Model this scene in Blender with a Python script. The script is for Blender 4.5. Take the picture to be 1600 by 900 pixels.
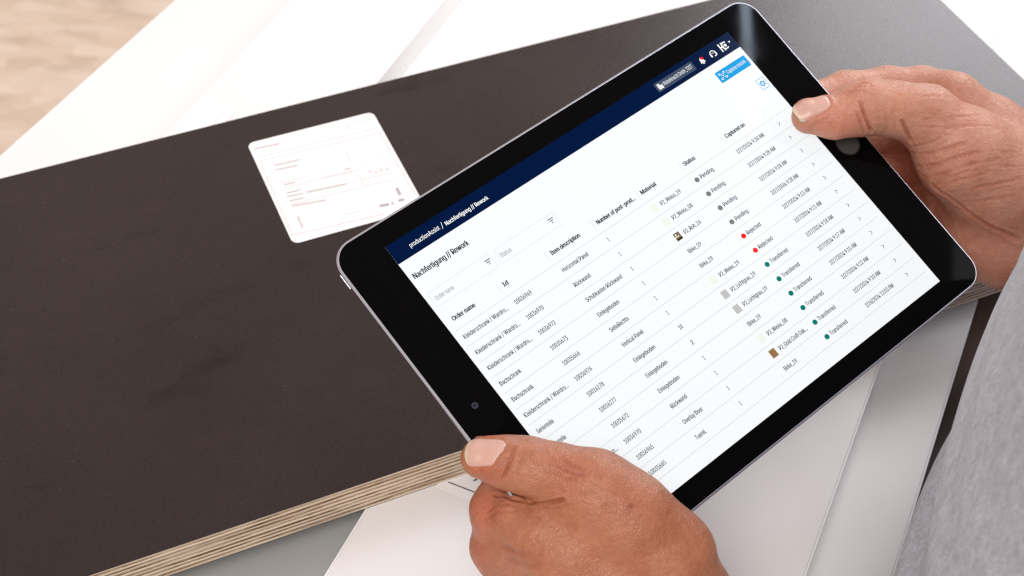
import bpy, math
import numpy as np
from mathutils import Matrix, Vector
from mathutils.bvhtree import BVHTree

# ------------------------------------------------------------------ camera
scene = bpy.context.scene
for o in list(bpy.data.objects):
    bpy.data.objects.remove(o)
C = scene.collection
CAM_H = 1.45                       # eye height above the floor
RW = np.array([[0.999194395, -0.040131793, 0.0],
               [0.02949344, 0.734322544, -0.67815967],
               [0.027215763, 0.677613341, 0.734914595]])   # camera axes -> world
CAM = np.array([0.0, 0.0, CAM_H])
FPX = 2250.0                       # focal length in 1600-wide pixels
cam_data = bpy.data.cameras.new('camera')
cam = bpy.data.objects.new('camera', cam_data)
C.objects.link(cam)
cam_data.sensor_width = 36.0
cam_data.lens = FPX / 1600 * 36.0
cam_data.clip_start = 0.02
cam_data.clip_end = 60
cam_data.dof.use_dof = True
cam_data.dof.focus_distance = 0.602
cam_data.dof.aperture_fstop = 16.5
M = Matrix([list(r) + [0] for r in RW] + [[0, 0, 0, 1]])
M.translation = Vector(CAM)
cam.matrix_world = M
scene.camera = cam

# ------------------------------------------------------------------ room light
world = bpy.data.worlds.new('World')
scene.world = world
world.use_nodes = True
bg = world.node_tree.nodes['Background']
bg.inputs[0].default_value = (1.0, 0.905, 0.87, 1)
bg.inputs[1].default_value = 0.65

def area(name, loc, target, sx, sy, energy, col):
    l = bpy.data.lights.new(name, 'AREA')
    l.shape = 'RECTANGLE'; l.size = sx; l.size_y = sy
    l.energy = energy; l.color = col
    o = bpy.data.objects.new(name, l); C.objects.link(o)
    o.location = Vector(loc) + Vector(CAM)
    d = Vector(target) - Vector(loc)
    o.rotation_euler = d.to_track_quat('-Z', 'Y').to_euler()
    return o

area('window_light', (1.25, 2.9, 0.95), (0.1, 0.55, -0.5), 1.3, 1.1, 42, (0.95, 0.95, 1.0))
area('side_window_light', (2.6, 0.9, 1.5), (0.0, 0.5, -0.5), 1.6, 1.4, 24, (0.97, 0.98, 1.0))
area('overhead_fill', (-0.45, -1.5, 2.0), (0.05, 0.5, -0.5), 1.5, 1.5, 70, (1.0, 0.95, 0.92))  # added soft overhead fill, placed to brighten boards near the tablet and the palm
# ceiling tube, mirrored in the upper right bezel of the tablet
tube = bpy.data.lights.new('ceiling_tube_light', 'AREA')
tube.shape = 'RECTANGLE'; tube.size = 0.022; tube.size_y = 1.2; tube.energy = 4.5; tube.color = (0.72, 0.85, 1.0)
tube_o = bpy.data.objects.new('ceiling_tube_light', tube); C.objects.link(tube_o)
tube_o.matrix_world = Matrix(((0.97, -0.245, 0, 1.10), (0.245, 0.97, 0, 1.115), (0, 0, 1, CAM_H + 1.4), (0, 0, 0, 1)))

vs = scene.view_settings
vs.view_transform = 'Standard'; vs.look = 'None'; vs.exposure = 0; vs.gamma = 1
vs.use_curve_mapping = False
scene.render.engine = 'CYCLES'
scene.cycles.filter_width = 1.3
scene.cycles.use_adaptive_sampling = False
scene.cycles.use_denoising = True
scene.cycles.denoising_input_passes = 'RGB_ALBEDO_NORMAL'
scene.cycles.denoising_prefilter = 'NONE'

# ------------------------------------------------------------------ helpers
rng = np.random.default_rng(7)

def ray(u, v):
    return RW @ np.array([(u - 800) / FPX, -(v - 450) / FPX, -1.0])

def onz(u, v, z):                    # a point seen at (u, v) on the level z below the camera
    d = ray(u, v)
    return d * (z / d[2]) + CAM

TR = np.array([[0.7632308718, -0.6088240281, 0.216360669],
               [0.5128692352, 0.77451854, 0.3702515076],
               [-0.3929933637, -0.1716226501, 0.9033835742]])
TT = np.array([0.06871512, 0.00973757, -0.60984509])
TAB_R = RW @ TR                      # tablet axes in the world
TAB_O = RW @ TT + CAM                # centre of its glass

def tp(u, v, h):                     # a point h mm above the glass plane of the tablet
    d = ray(u, v); n = TAB_R[:, 2]
    k = ((TAB_O + n * h * 0.001 - CAM) @ n) / (d @ n)
    return CAM + d * k

def project(P):
    q = (P - CAM) @ RW
    return np.stack([800 + FPX * q[:, 0] / -q[:, 2], 450 - FPX * q[:, 1] / -q[:, 2]], 1)

def mesh_obj(name, verts, faces, mat, parent=None, smooth=False):
    me = bpy.data.meshes.new(name)
    me.from_pydata([tuple(map(float, v)) for v in verts], [], [tuple(int(i) for i in f) for f in faces])
    if smooth:
        me.polygons.foreach_set('use_smooth', [True] * len(me.polygons))
    me.update()
    o = bpy.data.objects.new(name, me); C.objects.link(o)
    if mat: me.materials.append(mat)
    if parent:
        o.parent = parent
    return o

def to_local(o, root):               # mesh was written in world coordinates
    o.parent = root
    o.matrix_parent_inverse = root.matrix_basis.inverted()

def empty(name, loc, label, cat, group=None):
    o = bpy.data.objects.new(name, None); C.objects.link(o)
    o.empty_display_size = 0.05
    o.location = Vector([float(x) for x in loc])
    o['label'] = label; o['category'] = cat
    if group: o['group'] = group
    return o

def box_data(x0, x1, y0, y1, z0, z1):
    v = [(x0, y0, z0), (x1, y0, z0), (x1, y1, z0), (x0, y1, z0), (x0, y0, z1), (x1, y0, z1), (x1, y1, z1), (x0, y1, z1)]
    f = [(0, 3, 2, 1), (4, 5, 6, 7), (0, 1, 5, 4), (1, 2, 6, 5), (2, 3, 7, 6), (3, 0, 4, 7)]
    return v, f

def bevel(o, w, seg=2):
    m = o.modifiers.new('bevel', 'BEVEL'); m.width = w; m.segments = seg; m.limit_method = 'ANGLE'
    return o

# ------------------------------------------------------------------ materials
def new_mat(name):
    m = bpy.data.materials.new(name); m.use_nodes = True
    nt = m.node_tree
    return m, nt, nt.nodes['Principled BSDF']

def N(nt, t, **kw):
    n = nt.nodes.new(t)
    for k, v in kw.items():
        if k in n.inputs: n.inputs[k].default_value = v
        else: setattr(n, k, v)
    return n

def ramp(nt, fac, stops):
    r = nt.nodes.new('ShaderNodeValToRGB')
    el = r.color_ramp.elements
    while len(el) < len(stops): el.new(0.5)
    for e, (p, c) in zip(el, stops):
        e.position = p; e.color = (*c, 1)
    nt.links.new(fac, r.inputs[0])
    return r.outputs[0]

def coords(nt, scale=(1, 1, 1), rot=(0, 0, 0)):
    tc = nt.nodes.new('ShaderNodeTexCoord'); mp = nt.nodes.new('ShaderNodeMapping')
    mp.inputs['Scale'].default_value = scale; mp.inputs['Rotation'].default_value = rot
    nt.links.new(tc.outputs['Object'], mp.inputs[0])
    return mp.outputs[0]

def noise(nt, vec, scale, detail=3, rough=0.5):
    n = N(nt, 'ShaderNodeTexNoise', Scale=scale, Detail=detail, Roughness=rough)
    nt.links.new(vec, n.inputs['Vector'])
    return n.outputs['Fac']

def bump(nt, b, height, dist, strength=1.0):
    bp = N(nt, 'ShaderNodeBump', Strength=strength, Distance=dist)
    nt.links.new(height, bp.inputs['Height'])
    nt.links.new(bp.outputs[0], b.inputs['Normal'])
    return bp

def plain(name, col, rough=0.5, metal=0.0, spec=0.5):
    m, nt, b = new_mat(name)
    b.inputs['Base Color'].default_value = (*col, 1); b.inputs['Roughness'].default_value = rough
    b.inputs['Metallic'].default_value = metal; b.inputs['Specular IOR Level'].default_value = spec
    return m

def glow(name, col, strength=1.0):
    m, nt, b = new_mat(name)
    b.inputs['Base Color'].default_value = (*[0.15 * c for c in col], 1); b.inputs['Roughness'].default_value = 0.12
    b.inputs['Specular IOR Level'].default_value = 0.03
    b.inputs['Emission Color'].default_value = (*col, 1); b.inputs['Emission Strength'].default_value = strength * 0.83
    if name != 'screen_white': m.cycles.emission_sampling = 'NONE'
    return m

# OSB floor
M_floor, nt, b = new_mat('osb_floor')
v = coords(nt, (14, 42, 1), (0, 0, 0.35))
vo = N(nt, 'ShaderNodeTexVoronoi', Scale=1.0); vo.inputs['Randomness'].default_value = 1
nt.links.new(v, vo.inputs['Vector'])
sep = nt.nodes.new('ShaderNodeSeparateColor'); nt.links.new(vo.outputs['Color'], sep.inputs[0])
c1 = ramp(nt, sep.outputs[0], [(0, (0.63, 0.49, 0.375)), (0.3, (0.69, 0.54, 0.42)), (0.7, (0.71, 0.565, 0.45)), (1, (0.74, 0.61, 0.50))])
nz = noise(nt, coords(nt, (5, 12, 1), (0, 0, 0.2)), 1.6, 5)
mx = N(nt, 'ShaderNodeMix', data_type='RGBA', blend_type='MULTIPLY'); mx.inputs[0].default_value = 0.8
nt.links.new(c1, mx.inputs[6]); nt.links.new(ramp(nt, nz, [(0.3, (0.72, 0.68, 0.64)), (0.42, (0.95, 0.93, 0.9)), (0.62, (1.04, 1.05, 1.05))]), mx.inputs[7])
nt.links.new(mx.outputs[2], b.inputs['Base Color']); b.inputs['Roughness'].default_value = 0.7
bump(nt, b, sep.outputs[1], 0.001)

# white melamine
M_white, nt, b = new_mat('white_melamine')
nz = noise(nt, coords(nt), 6, 3)
nt.links.new(ramp(nt, nz, [(0.3, (0.775, 0.758, 0.752)), (0.7, (0.795, 0.778, 0.772))]), b.inputs['Base Color'])
b.inputs['Roughness'].default_value = 0.42
bump(nt, b, noise(nt, coords(nt), 900, 2), 0.00004)
M_band = plain('white_edge_band', (0.86, 0.86, 0.87), 0.3)

# phenolic film on the plywood
M_film, nt, b = new_mat('dark_film')
v = coords(nt)
n1 = noise(nt, v, 7, 5, 0.6); n2 = noise(nt, v, 1400, 2)
mx = N(nt, 'ShaderNodeMix', data_type='RGBA', blend_type='MULTIPLY'); mx.inputs[0].default_value = 1
nt.links.new(ramp(nt, n1, [(0.3, (0.0225, 0.0135, 0.0118)), (0.7, (0.0305, 0.0195, 0.0175))]), mx.inputs[6])
nt.links.new(ramp(nt, n2, [(0.3, (0.72, 0.72, 0.72)), (0.7, (1.25, 1.25, 1.25))]), mx.inputs[7])
nt.links.new(mx.outputs[2], b.inputs['Base Color'])
nt.links.new(ramp(nt, n1, [(0.25, (0.24,) * 3), (0.75, (0.30,) * 3)]), b.inputs['Roughness'])
b.inputs['Specular IOR Level'].default_value = 0.36
bump(nt, b, n2, 0.00008)
dv_ = N(nt, 'ShaderNodeTexVoronoi', Scale=160.0); nt.links.new(v, dv_.inputs['Vector'])
ms = N(nt, 'ShaderNodeMath', operation='LESS_THAN'); ms.inputs[1].default_value = 0.045; nt.links.new(dv_.outputs['Distance'], ms.inputs[0])
mg = N(nt, 'ShaderNodeMath', operation='GREATER_THAN'); mg.inputs[1].default_value = 0.52; nt.links.new(noise(nt, v, 23, 2), mg.inputs[0])
mm_ = N(nt, 'ShaderNodeMath', operation='MULTIPLY'); nt.links.new(ms.outputs[0], mm_.inputs[0]); nt.links.new(mg.outputs[0], mm_.inputs[1])
sm = noise(nt, coords(nt, (1, 2.2, 1), (0, 0, 0.5)), 16, 4, 0.55)
mx3 = N(nt, 'ShaderNodeMix', data_type='RGBA', blend_type='MULTIPLY'); mx3.inputs[0].default_value = 1
nt.links.new(mx.outputs[2], mx3.inputs[6]); nt.links.new(ramp(nt, sm, [(0.28, (0.62, 0.58, 0.58)), (0.4, (1, 1, 1)), (0.62, (1, 1, 1)), (0.78, (1.2, 1.2, 1.2))]), mx3.inputs[7])
mx4 = N(nt, 'ShaderNodeMix', data_type='RGBA'); nt.links.new(mm_.outputs[0], mx4.inputs[0])
nt.links.new(mx3.outputs[2], mx4.inputs[6]); mx4.inputs[7].default_value = (0.09, 0.08, 0.075, 1)
nt.links.new(mx4.outputs[2], b.inputs['Base Color'])

def veneer(name, stops, sx):
    m, nt, b = new_mat(name)
    v = coords(nt, (sx, 400, 700))
    n1 = noise(nt, v, 1.0, 4, 0.65)
    big = noise(nt, coords(nt, (9, 60, 420)), 1.0, 3, 0.6)
    mxv = N(nt, 'ShaderNodeMix', data_type='RGBA', blend_type='MULTIPLY'); mxv.inputs[0].default_value = 1
    nt.links.new(ramp(nt, n1, stops), mxv.inputs[6])
    nt.links.new(ramp(nt, big, [(0.36, (0.55, 0.47, 0.4)), (0.48, (1, 1, 1)), (0.7, (1.12, 1.12, 1.12))]), mxv.inputs[7])
    nt.links.new(mxv.outputs[2], b.inputs['Base Color'])
    b.inputs['Roughness'].default_value = 0.75
    bump(nt, b, n1, 0.0003)
    return m
M_long = veneer('veneer_long_grain', [(0.3, (0.66, 0.55, 0.42)), (0.7, (0.78, 0.68, 0.55))], 14)
M_cross = veneer('veneer_end_grain', [(0.36, (0.13, 0.065, 0.03)), (0.45, (0.28, 0.17, 0.095)), (0.56, (0.46, 0.35, 0.25)), (0.72, (0.58, 0.48, 0.37))], 75)

M_paper = plain('label_paper', (0.84, 0.83, 0.83), 0.55)
M_ink_pale = plain('pale_pink_ink', (0.74, 0.65, 0.65), 0.6)
M_ink_grey = plain('grey_ink', (0.42, 0.38, 0.39), 0.6)
M_ink_dark = plain('dark_ink', (0.06, 0.06, 0.07), 0.6)

M_alu = plain('brushed_aluminium', (0.42, 0.42, 0.47), 0.32, 1.0)
M_edge = plain('polished_chamfer', (0.6, 0.6, 0.66), 0.33, 1.0)
M_glass, nt, b = new_mat('black_glass')
b.inputs['Base Color'].default_value = (0.0015, 0.0013, 0.0016, 1)
b.inputs['Specular IOR Level'].default_value = 0.045
nz = noise(nt, coords(nt), 45, 4, 0.6)
nt.links.new(ramp(nt, nz, [(0.45, (0.03,) * 3), (0.75, (0.06,) * 3)]), b.inputs['Roughness'])
M_button = plain('home_button_glass', (0.05, 0.048, 0.045), 0.35, 0, 0.4)
M_ring = plain('home_button_ring', (0.01, 0.01, 0.01), 0.2)
M_lens = plain('camera_lens', (0.004, 0.004, 0.02), 0.08)
M_lens_ring = plain('camera_ring', (0.03, 0.03, 0.06), 0.25)

G_white = glow('screen_white', (0.955, 0.985, 1.0), 0.98)
G_navy = glow('screen_navy', (0.0, 0.0085, 0.05))
G_text = glow('screen_text', (0.02, 0.032, 0.066))
G_bold = glow('screen_bold_text', (0.012, 0.017, 0.03))
G_hint = glow('screen_hint_text', (0.2, 0.23, 0.28))
G_line = glow('screen_rule', (0.66, 0.67, 0.69))
G_faint = glow('screen_faint_rule', (0.77, 0.79, 0.8))
G_pure = glow('screen_bright', (1, 1, 1))
G_blue = glow('screen_blue', (0.006, 0.36, 0.77))
G_slate = glow('screen_slate', (0.055, 0.08, 0.13))
G_red = glow('screen_red', (1.0, 0.005, 0.005))
G_grey = glow('screen_grey', (0.22, 0.22, 0.22))
G_teal = glow('screen_teal', (0.0, 0.2, 0.165))
G_cream = glow('screen_cream', (0.90, 0.93, 0.84))
G_lgrey = glow('screen_light_grey', (0.55, 0.56, 0.54))
G_oak = glow('screen_oak', (0.36, 0.2, 0.085))
G_raw = glow('screen_raw', (0.24, 0.18, 0.11))
G_rawd = glow('screen_raw_dark', (0.02, 0.015, 0.01))

# ------------------------------------------------------------------ floor and bench
BASE = CAM_H
fl, ff = box_data(-6, 6, -5, 8, -0.05, 0.0)
floor = mesh_obj('floor', fl, ff, M_floor); floor['kind'] = 'structure'

DW = math.radians(67.7)              # direction of the white boards
dv = np.array([math.cos(DW), math.sin(DW)]); pv = np.array([dv[1], -dv[0]])

def st(s, t):
    return pv * s + dv * t

Z_PLY = CAM_H - 0.55
Z_UP = CAM_H - 0.571                 # top of the upper white boards
Z_LO = CAM_H - 0.590
Z_BENCH = CAM_H - 0.609

M_bench, nt, b = new_mat('dark_bench_wood')
v = coords(nt, (60, 3, 20))
n1 = noise(nt, v, 1.0, 4, 0.6)
nt.links.new(ramp(nt, n1, [(0.3, (0.045, 0.022, 0.014)), (0.7, (0.11, 0.06, 0.04))]), b.inputs['Base Color'])
b.inputs['Roughness'].default_value = 0.6

c = st(-0.22, 0.62)
bench = empty('workbench', (c[0], c[1], 0), 'dark brown wooden workbench under the stack of white boards', 'workbench')
bench.rotation_euler = (0, 0, DW - math.pi / 2)
bevel(mesh_obj('bench_top', *box_data(-0.255, 0.285, -0.62, 0.62, Z_BENCH - 0.04, Z_BENCH), M_bench, bench), 0.002)
for sx in (-0.22, 0.24):
    for sy in (-0.56, 0.56):
        bevel(mesh_obj('leg', *box_data(sx - 0.03, sx + 0.03, sy - 0.03, sy + 0.03, 0, Z_BENCH - 0.04), M_bench, bench), 0.003)

def white_board(s0, s1, t0, t1, ztop, label, ang=DW):
    th = 0.019
    cs = st((s0 + s1) / 2, (t0 + t1) / 2)
    w, L = (s1 - s0) / 2, (t1 - t0) / 2
    root = empty('white_board', (cs[0], cs[1], ztop - th), label, 'board', 'stacked boards')
    root.rotation_euler = (0, 0, ang - math.pi / 2)
    e = 0.0011
    core = bevel(mesh_obj('panel', *box_data(-w + e, w - e, -L + e, L - e, 0, th), M_white, root), 0.0003, 1)
    for sx in (-1, 1):
        bevel(mesh_obj('edge_band', *box_data(min(sx * w, sx * (w - e)), max(sx * w, sx * (w - e)), -L, L, 0.0001, th - 0.0002), M_band, root), 0.0004)
    return root

white_board(-0.521, -0.392, 0.02, 1.25, Z_LO, 'white melamine board at the bottom of the stack, beside the wood-chip floor', DW - math.radians(2.6))
white_board(-0.207, 0.033, 0.05, 1.22, Z_LO, 'white melamine board at the bottom of the stack, against the person')
white_board(-0.374, -0.209, 0.552, 1.22, Z_LO, 'white board at the bottom of the stack, behind the dark plywood panel')
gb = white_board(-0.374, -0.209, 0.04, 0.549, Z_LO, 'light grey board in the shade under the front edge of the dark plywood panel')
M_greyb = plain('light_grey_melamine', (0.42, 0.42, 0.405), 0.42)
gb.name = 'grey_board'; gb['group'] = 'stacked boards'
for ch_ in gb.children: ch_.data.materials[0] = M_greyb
bB = white_board(-0.436, -0.346, 0.12, 1.24, Z_UP, 'narrow white board with a pale sticker, lying on the bottom boards')
bF = white_board(-0.205, -0.005, 0.06, 1.18, Z_UP, 'white board with a printed sticker, directly under the dark plywood front edge')

def flat_poly(name, pts, z, mat, root):
    n = len(pts)
    o = mesh_obj(name, [(p[0], p[1], z) for p in pts], [tuple(range(n))], mat)
    to_local(o, root)
    return o

def strip(p, q, w):
    p, q = np.array(p)[:2], np.array(q)[:2]
    d = (q - p) / np.linalg.norm(q - p); n = np.array([-d[1], d[0]]) * w / 2
    return [p - n, q - n, q + n, p + n]

def print_marks(name, marks, z, mat, root):
    V, F = [], []
    for p, q, w in marks:
        s = strip(p, q, w)
        F.append(tuple(range(len(V), len(V) + 4))); V += [(a[0], a[1], z) for a in s]
    o = mesh_obj(name, V, F, mat); o.parent = root
    o.matrix_parent_inverse = root.matrix_basis.inverted()
    o['kind'] = 'stuff'
    return o

bpy.context.view_layer.update()
# pale sticker on the narrow board
o0 = onz(252, 214, -0.571)[:2]
lp = [o0 + pv * a + dv * c_ for a, c_ in ((0.004, -0.06), (0.062, -0.06), (0.062, 0.033), (0.004, 0.04))]
flat_poly('sticker', lp, Z_UP + 0.0003, M_paper, bB)
print_marks('sticker_print', [(o0 + pv * a + dv * -0.05, o0 + pv * a + dv * 0.036, w) for a, w in ((0.022, .0006), (0.028, .0012), (0.031, .0005), (0.036, .0012), (0.041, .0006))], Z_UP + 0.0006, M_ink_pale, bB)
# printed sticker on the board under the plywood edge
o1 = onz(680, 762, -0.571)[:2]
flat_poly('sticker', [o1, o1 + pv * 0.075, o1 + pv * 0.075 + dv * 0.05, o1 + dv * 0.05], Z_UP + 0.0003, M_paper, bF)
l0 = onz(700, 754, -0.571)[:2]
mk = [(l0 - pv * 0.0, l0 + pv * 0.06, 0.0006)]
for a, w in ((0.0105, 0.0016), (0.0145, 0.0012), (0.0165, 0.002), (0.0205, 0.0008), (0.0225, 0.0008)):
    for k in range(2):
        q = l0 + pv * (a + 0.0006 * k) + dv * (0.006 + 0.0012 * k)
        mk.append((q, q + pv * w * 0.7 + dv * 0.0005 * (1 - 2 * k), 0.0007))
print_marks('sticker_print', mk, Z_UP + 0.0006, M_ink_dark, bF)

# ------------------------------------------------------------------ dark plywood panel
PA = math.radians(25.4)
a = np.array([math.cos(PA), math.sin(PA)]); bvec = np.array([-a[1], a[0]])
corner = np.array([0.2693, 0.7756]); front = np.array([-0.0442, 0.3914]); back = np.array([-0.155, 0.6355])
X1 = corner @ a; Y0 = front @ bvec; Y1 = back @ bvec; X0 = X1 - 0.85
cx = a * (X0 + X1) / 2 + bvec * (Y0 + Y1) / 2
ply = empty('plywood_panel', (cx[0], cx[1], Z_UP), 'dark brown film-faced plywood panel with layered edge and white label, lying across the white boards', 'plywood')
ply.rotation_euler = (0, 0, PA)
hw, hd = (X1 - X0) / 2, (Y1 - Y0) / 2
mesh_obj('film_face', *box_data(-hw, hw, -hd, hd, 0.02068, 0.021), M_film, ply)
mesh_obj('film_face', *box_data(-hw, hw, -hd, hd, 0.0, 0.0003), M_film, ply)
z = 0.00032
ths = [t * float(rng.uniform(0.82, 1.18)) for t in [0.00105] + [0.00178, 0.00112] * 7]
ths = [t * (0.02034 / sum(ths)) for t in ths]
for i, t in enumerate(ths):
    ins = float(rng.uniform(0.0, 0.00012)) + (0.00018 if i % 2 else 0)
    mesh_obj('veneer_ply', *box_data(-hw + ins, hw - ins, -hd + ins, hd - ins, z + 0.00001, z + t - 0.00001), M_cross if i % 2 else M_long, ply)
    z += t
bpy.context.view_layer.update()
# its white label
L0 = onz(386, 225, -0.55)[:2]; lw, lh, lr = 0.0755, 0.0862, 0.004
la = math.radians(25.1); lx = np.array([math.cos(la), math.sin(la)]); ly = np.array([lx[1], -lx[0]])
pts = []
for cxx, cyy, a0 in ((lr, lr, 180), (lr, lh - lr, 90), (lw - lr, lh - lr, 0), (lw - lr, lr, -90)):
    for k in range(7):
        t = math.radians(a0 + (-15 * k if True else 0) + 90)
        t = math.radians(a0 - 15 * k + 0)
        pts.append((cxx, cyy, a0, k))
pts = []
for cxx, cyy, st0 in ((lr, lr, 270), (lr, lh - lr, 180), (lw - lr, lh - lr, 90), (lw - lr, lr, 0)):
    for k in range(7):
        t = math.radians(st0 - 15 * k)
        pts.append(L0 + lx * (cxx + lr * math.cos(t)) + ly * (cyy + lr * math.sin(t)))
flat_poly('label', pts, Z_PLY + 0.0003, M_paper, ply)

def lp_(u, v):
    return onz(u, v, -0.55)[:2]

def zz(x, y):                        # zoomed-crop coordinates -> photo pixels
    return lp_(360 + x / 3.75, 160 + y / 3.75)
pale = [((175, 345), (875, 180)), ((875, 180), (1085, 545)), ((175, 345), (365, 780)), ((365, 780), (905, 655)), ((160, 325), (870, 150)), ((500, 155), (600, 132)), ((690, 125), (830, 98)),
        ((300, 470), (450, 435)), ((535, 445), (770, 390)), ((440, 525), (690, 475)), ((310, 505), (720, 405)), ((350, 600), (770, 500)), ((750, 420), (790, 500)), ((790, 490), (960, 455)),
        ((770, 455), (945, 415)), ((680, 290), (705, 355)), ((680, 120), (690, 165)), ((670, 660), (770, 635)), ((760, 370), (800, 360)), ((550, 405), (585, 398))]
grey = [((140, 275), (295, 243)), ((260, 372), (410, 338)), ((265, 398), (395, 372)), ((330, 535), (410, 515)), ((330, 555), (430, 535)), ((345, 580), (440, 560)), ((360, 610), (560, 575)), ((315, 485), (380, 470)),
        ((395, 670), (425, 735)), ((815, 400), (822, 415)), ((850, 405), (858, 418)), ((880, 390), (888, 405)), ((915, 385), (925, 400)), ((885, 340), (895, 338)), ((450, 530), (680, 480)), ((670, 395), (705, 388))]
dark = [((875, 610), (930, 600)), ((945, 596), (957, 593)), ((975, 505), (995, 545)), ((985, 578), (1018, 572))]
print_marks('label_rules', [(zz(*p), zz(*q), 0.0005) for p, q in pale], Z_PLY + 0.0006, M_ink_pale, ply)
print_marks('label_print', [(zz(*p), zz(*q), 0.0009) for p, q in grey], Z_PLY + 0.0007, plain('faded_ink', (0.60, 0.535, 0.54), 0.6), ply)
print_marks('label_dark_print', [(zz(*p), zz(*q), 0.0016) for p, q in dark], Z_PLY + 0.0007, M_ink_grey, ply)

# ------------------------------------------------------------------ tablet
tab = empty('tablet', (0, 0, 0), 'tablet computer with black bezel showing a work order table, held in two hands', 'tablet')
TM = Matrix([list(r) + [0] for r in TAB_R] + [[0, 0, 0, 1]]); TM.translation = Vector(TAB_O)
tab.matrix_world = TM
TW, TH, RC = 0.240, 0.1695, 0.0105

def rrect(w, h, r, n=14):
    P = []
    for sx, sy, a0 in ((1, 1, 0), (-1, 1, 90), (-1, -1, 180), (1, -1, 270)):
        for k in range(n + 1):
            t = math.radians(a0 + 90 * k / n)
            P.append((sx * (w / 2 - r) + r * math.cos(t), sy * (h / 2 - r) + r * math.sin(t)))
    return P

def loft(name, rings, mat, parent, cap0=True, cap1=True):
    V, F = [], []
    n = len(rings[0][0])
    for P, z in rings:
        V += [(x, y, z) for x, y in P]
    for i in range(len(rings) - 1):
        for k in range(n):
            a_, b_ = i * n + k, i * n + (k + 1) % n
            F.append((a_, b_, b_ + n, a_ + n))
    if cap0: F.append(tuple(reversed(range(n))))
    if cap1: F.append(tuple(range((len(rings) - 1) * n, len(rings) * n)))
    return mesh_obj(name, V, F, mat, parent, True)

mm = 0.001
rings = []
for ins, zz_ in ((11, -7.5), (7, -7.35), (4, -6.7), (2.0, -5.5), (0.8, -4.0), (0.2, -2.6), (0.0, -1.6), (0.0, -0.75)):
    rings.append((rrect(TW - 2 * ins * mm, TH - 2 * ins * mm, RC - ins * mm * 0.6), zz_ * mm))
loft('back_shell', rings, M_alu, tab, True, False)
e = [(rrect(TW, TH, RC), -0.75 * mm), (rrect(TW - 1.3 * mm, TH - 1.3 * mm, RC - 0.6 * mm), -0.1 * mm), (rrect(TW - 1.9 * mm, TH - 1.9 * mm, RC - 0.9 * mm), -0.1 * mm)]
ch = loft('chamfer', e, M_edge, tab, False, False)
for p in ch.data.polygons: p.use_smooth = False
gl = [(rrect(TW - 2.0 * mm, TH - 2.0 * mm, RC - 1.0 * mm), -0.4 * mm), (rrect(TW - 2.0 * mm, TH - 2.0 * mm, RC - 1.0 * mm), -0.08 * mm), (rrect(TW - 2.2 * mm, TH - 2.2 * mm, RC - 1.1 * mm), 0.0)]
g = loft('front_glass', gl, M_glass, tab, False, True)
for p in g.data.polygons: p.use_smooth = False

def disc(name, x, y, r, z, mat, parent, n=40, r0=0.0):
    V, F = [], []
    for k in range(n):
        t = 2 * math.pi * k / n
        V.append((x + r * math.cos(t), y + r * math.sin(t), z))
    if r0 == 0: F.append(tuple(range(n)))
    else:
        for k in range(n):
            t = 2 * math.pi * k / n
            V.append((x + r0 * math.cos(t), y + r0 * math.sin(t), z))
        F = [(k, (k + 1) % n, n + (k + 1) % n, n + k) for k in range(n)]
    return mesh_obj(name, V, F, mat, parent)

hb = disc('home_button', 0.1092, 0, 5.6 * mm, 0.06 * mm, M_button, tab)
disc('button_ring', 0.1092, 0, 6.3 * mm, 0.07 * mm, M_ring, hb, r0=5.6 * mm)
fc = disc('front_camera', -0.1092, 0, 0.9 * mm, 0.06 * mm, M_lens, tab)
disc('lens_ring', -0.1092, 0, 1.35 * mm, 0.07 * mm, M_lens_ring, fc, r0=0.9 * mm)
bevel(mesh_obj('power_button', *box_data(-0.1203, -0.1194, 0.0675, 0.0750, -0.0037, -0.0025), M_alu, tab), 0.0005)

# screen -------------------------------------------------------------------
SW, SH = 197.1, 147.8

def sp(x, y):                        # millimetres from the top left corner of the display
    return ((x - SW / 2) * mm, (SH / 2 - y) * mm)

def quad_mesh(name, rects, z, mat, parent):
    V, F = [], []
    for r in rects:
        F.append(tuple(range(len(V), len(V) + len(r)))); V += [(*sp(*p), z * mm) for p in r]
    o = mesh_obj(name, V, F, mat, parent)
    if len(rects) > 1: o['kind'] = 'stuff'
    return o

def R4(x0, y0, x1, y1):
    return [(x0, y1), (x1, y1), (x1, y0), (x0, y0)]

def RR(x0, y0, x1, y1, r=0.6):
    P = []
    for cx_, cy_, a0 in ((x1 - r, y0 + r, 0), (x0 + r, y0 + r, 90), (x0 + r, y1 - r, 180), (x1 - r, y1 - r, 270)):
        for k in range(5):
            t = math.radians(a0 + 22.5 * k)
            P.append((cx_ + r * math.cos(t), cy_ - r * math.sin(t)))
    return P

def frame4(x0, y0, x1, y1, w):
    return [R4(x0, y0, x1, y0 + w), R4(x0, y1 - w, x1, y1), R4(x0, y0 + w, x0 + w, y1 - w), R4(x1 - w, y0 + w, x1, y1 - w)]

Z1, Z2, Z3 = 0.06, 0.10, 0.14
screen = quad_mesh('screen', [R4(0, 0, SW, SH)], Z1, G_white, tab)
quad_mesh('header_bar', [R4(0, 0, SW, 9.1)], Z2, G_navy, screen)

cu = bpy.data.curves.new('glyphs', 'FONT'); cu.resolution_u = 3
try:                                 # Blender's own interface typeface, else its built-in one
    import os
    base_font = cu.font
    cu.font = bpy.data.fonts.load(os.path.join(bpy.utils.system_resource('DATAFILES'), 'fonts', 'Inter.woff2'))
except Exception:
    pass
to = bpy.data.objects.new('glyphs', cu); C.objects.link(to)

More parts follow.
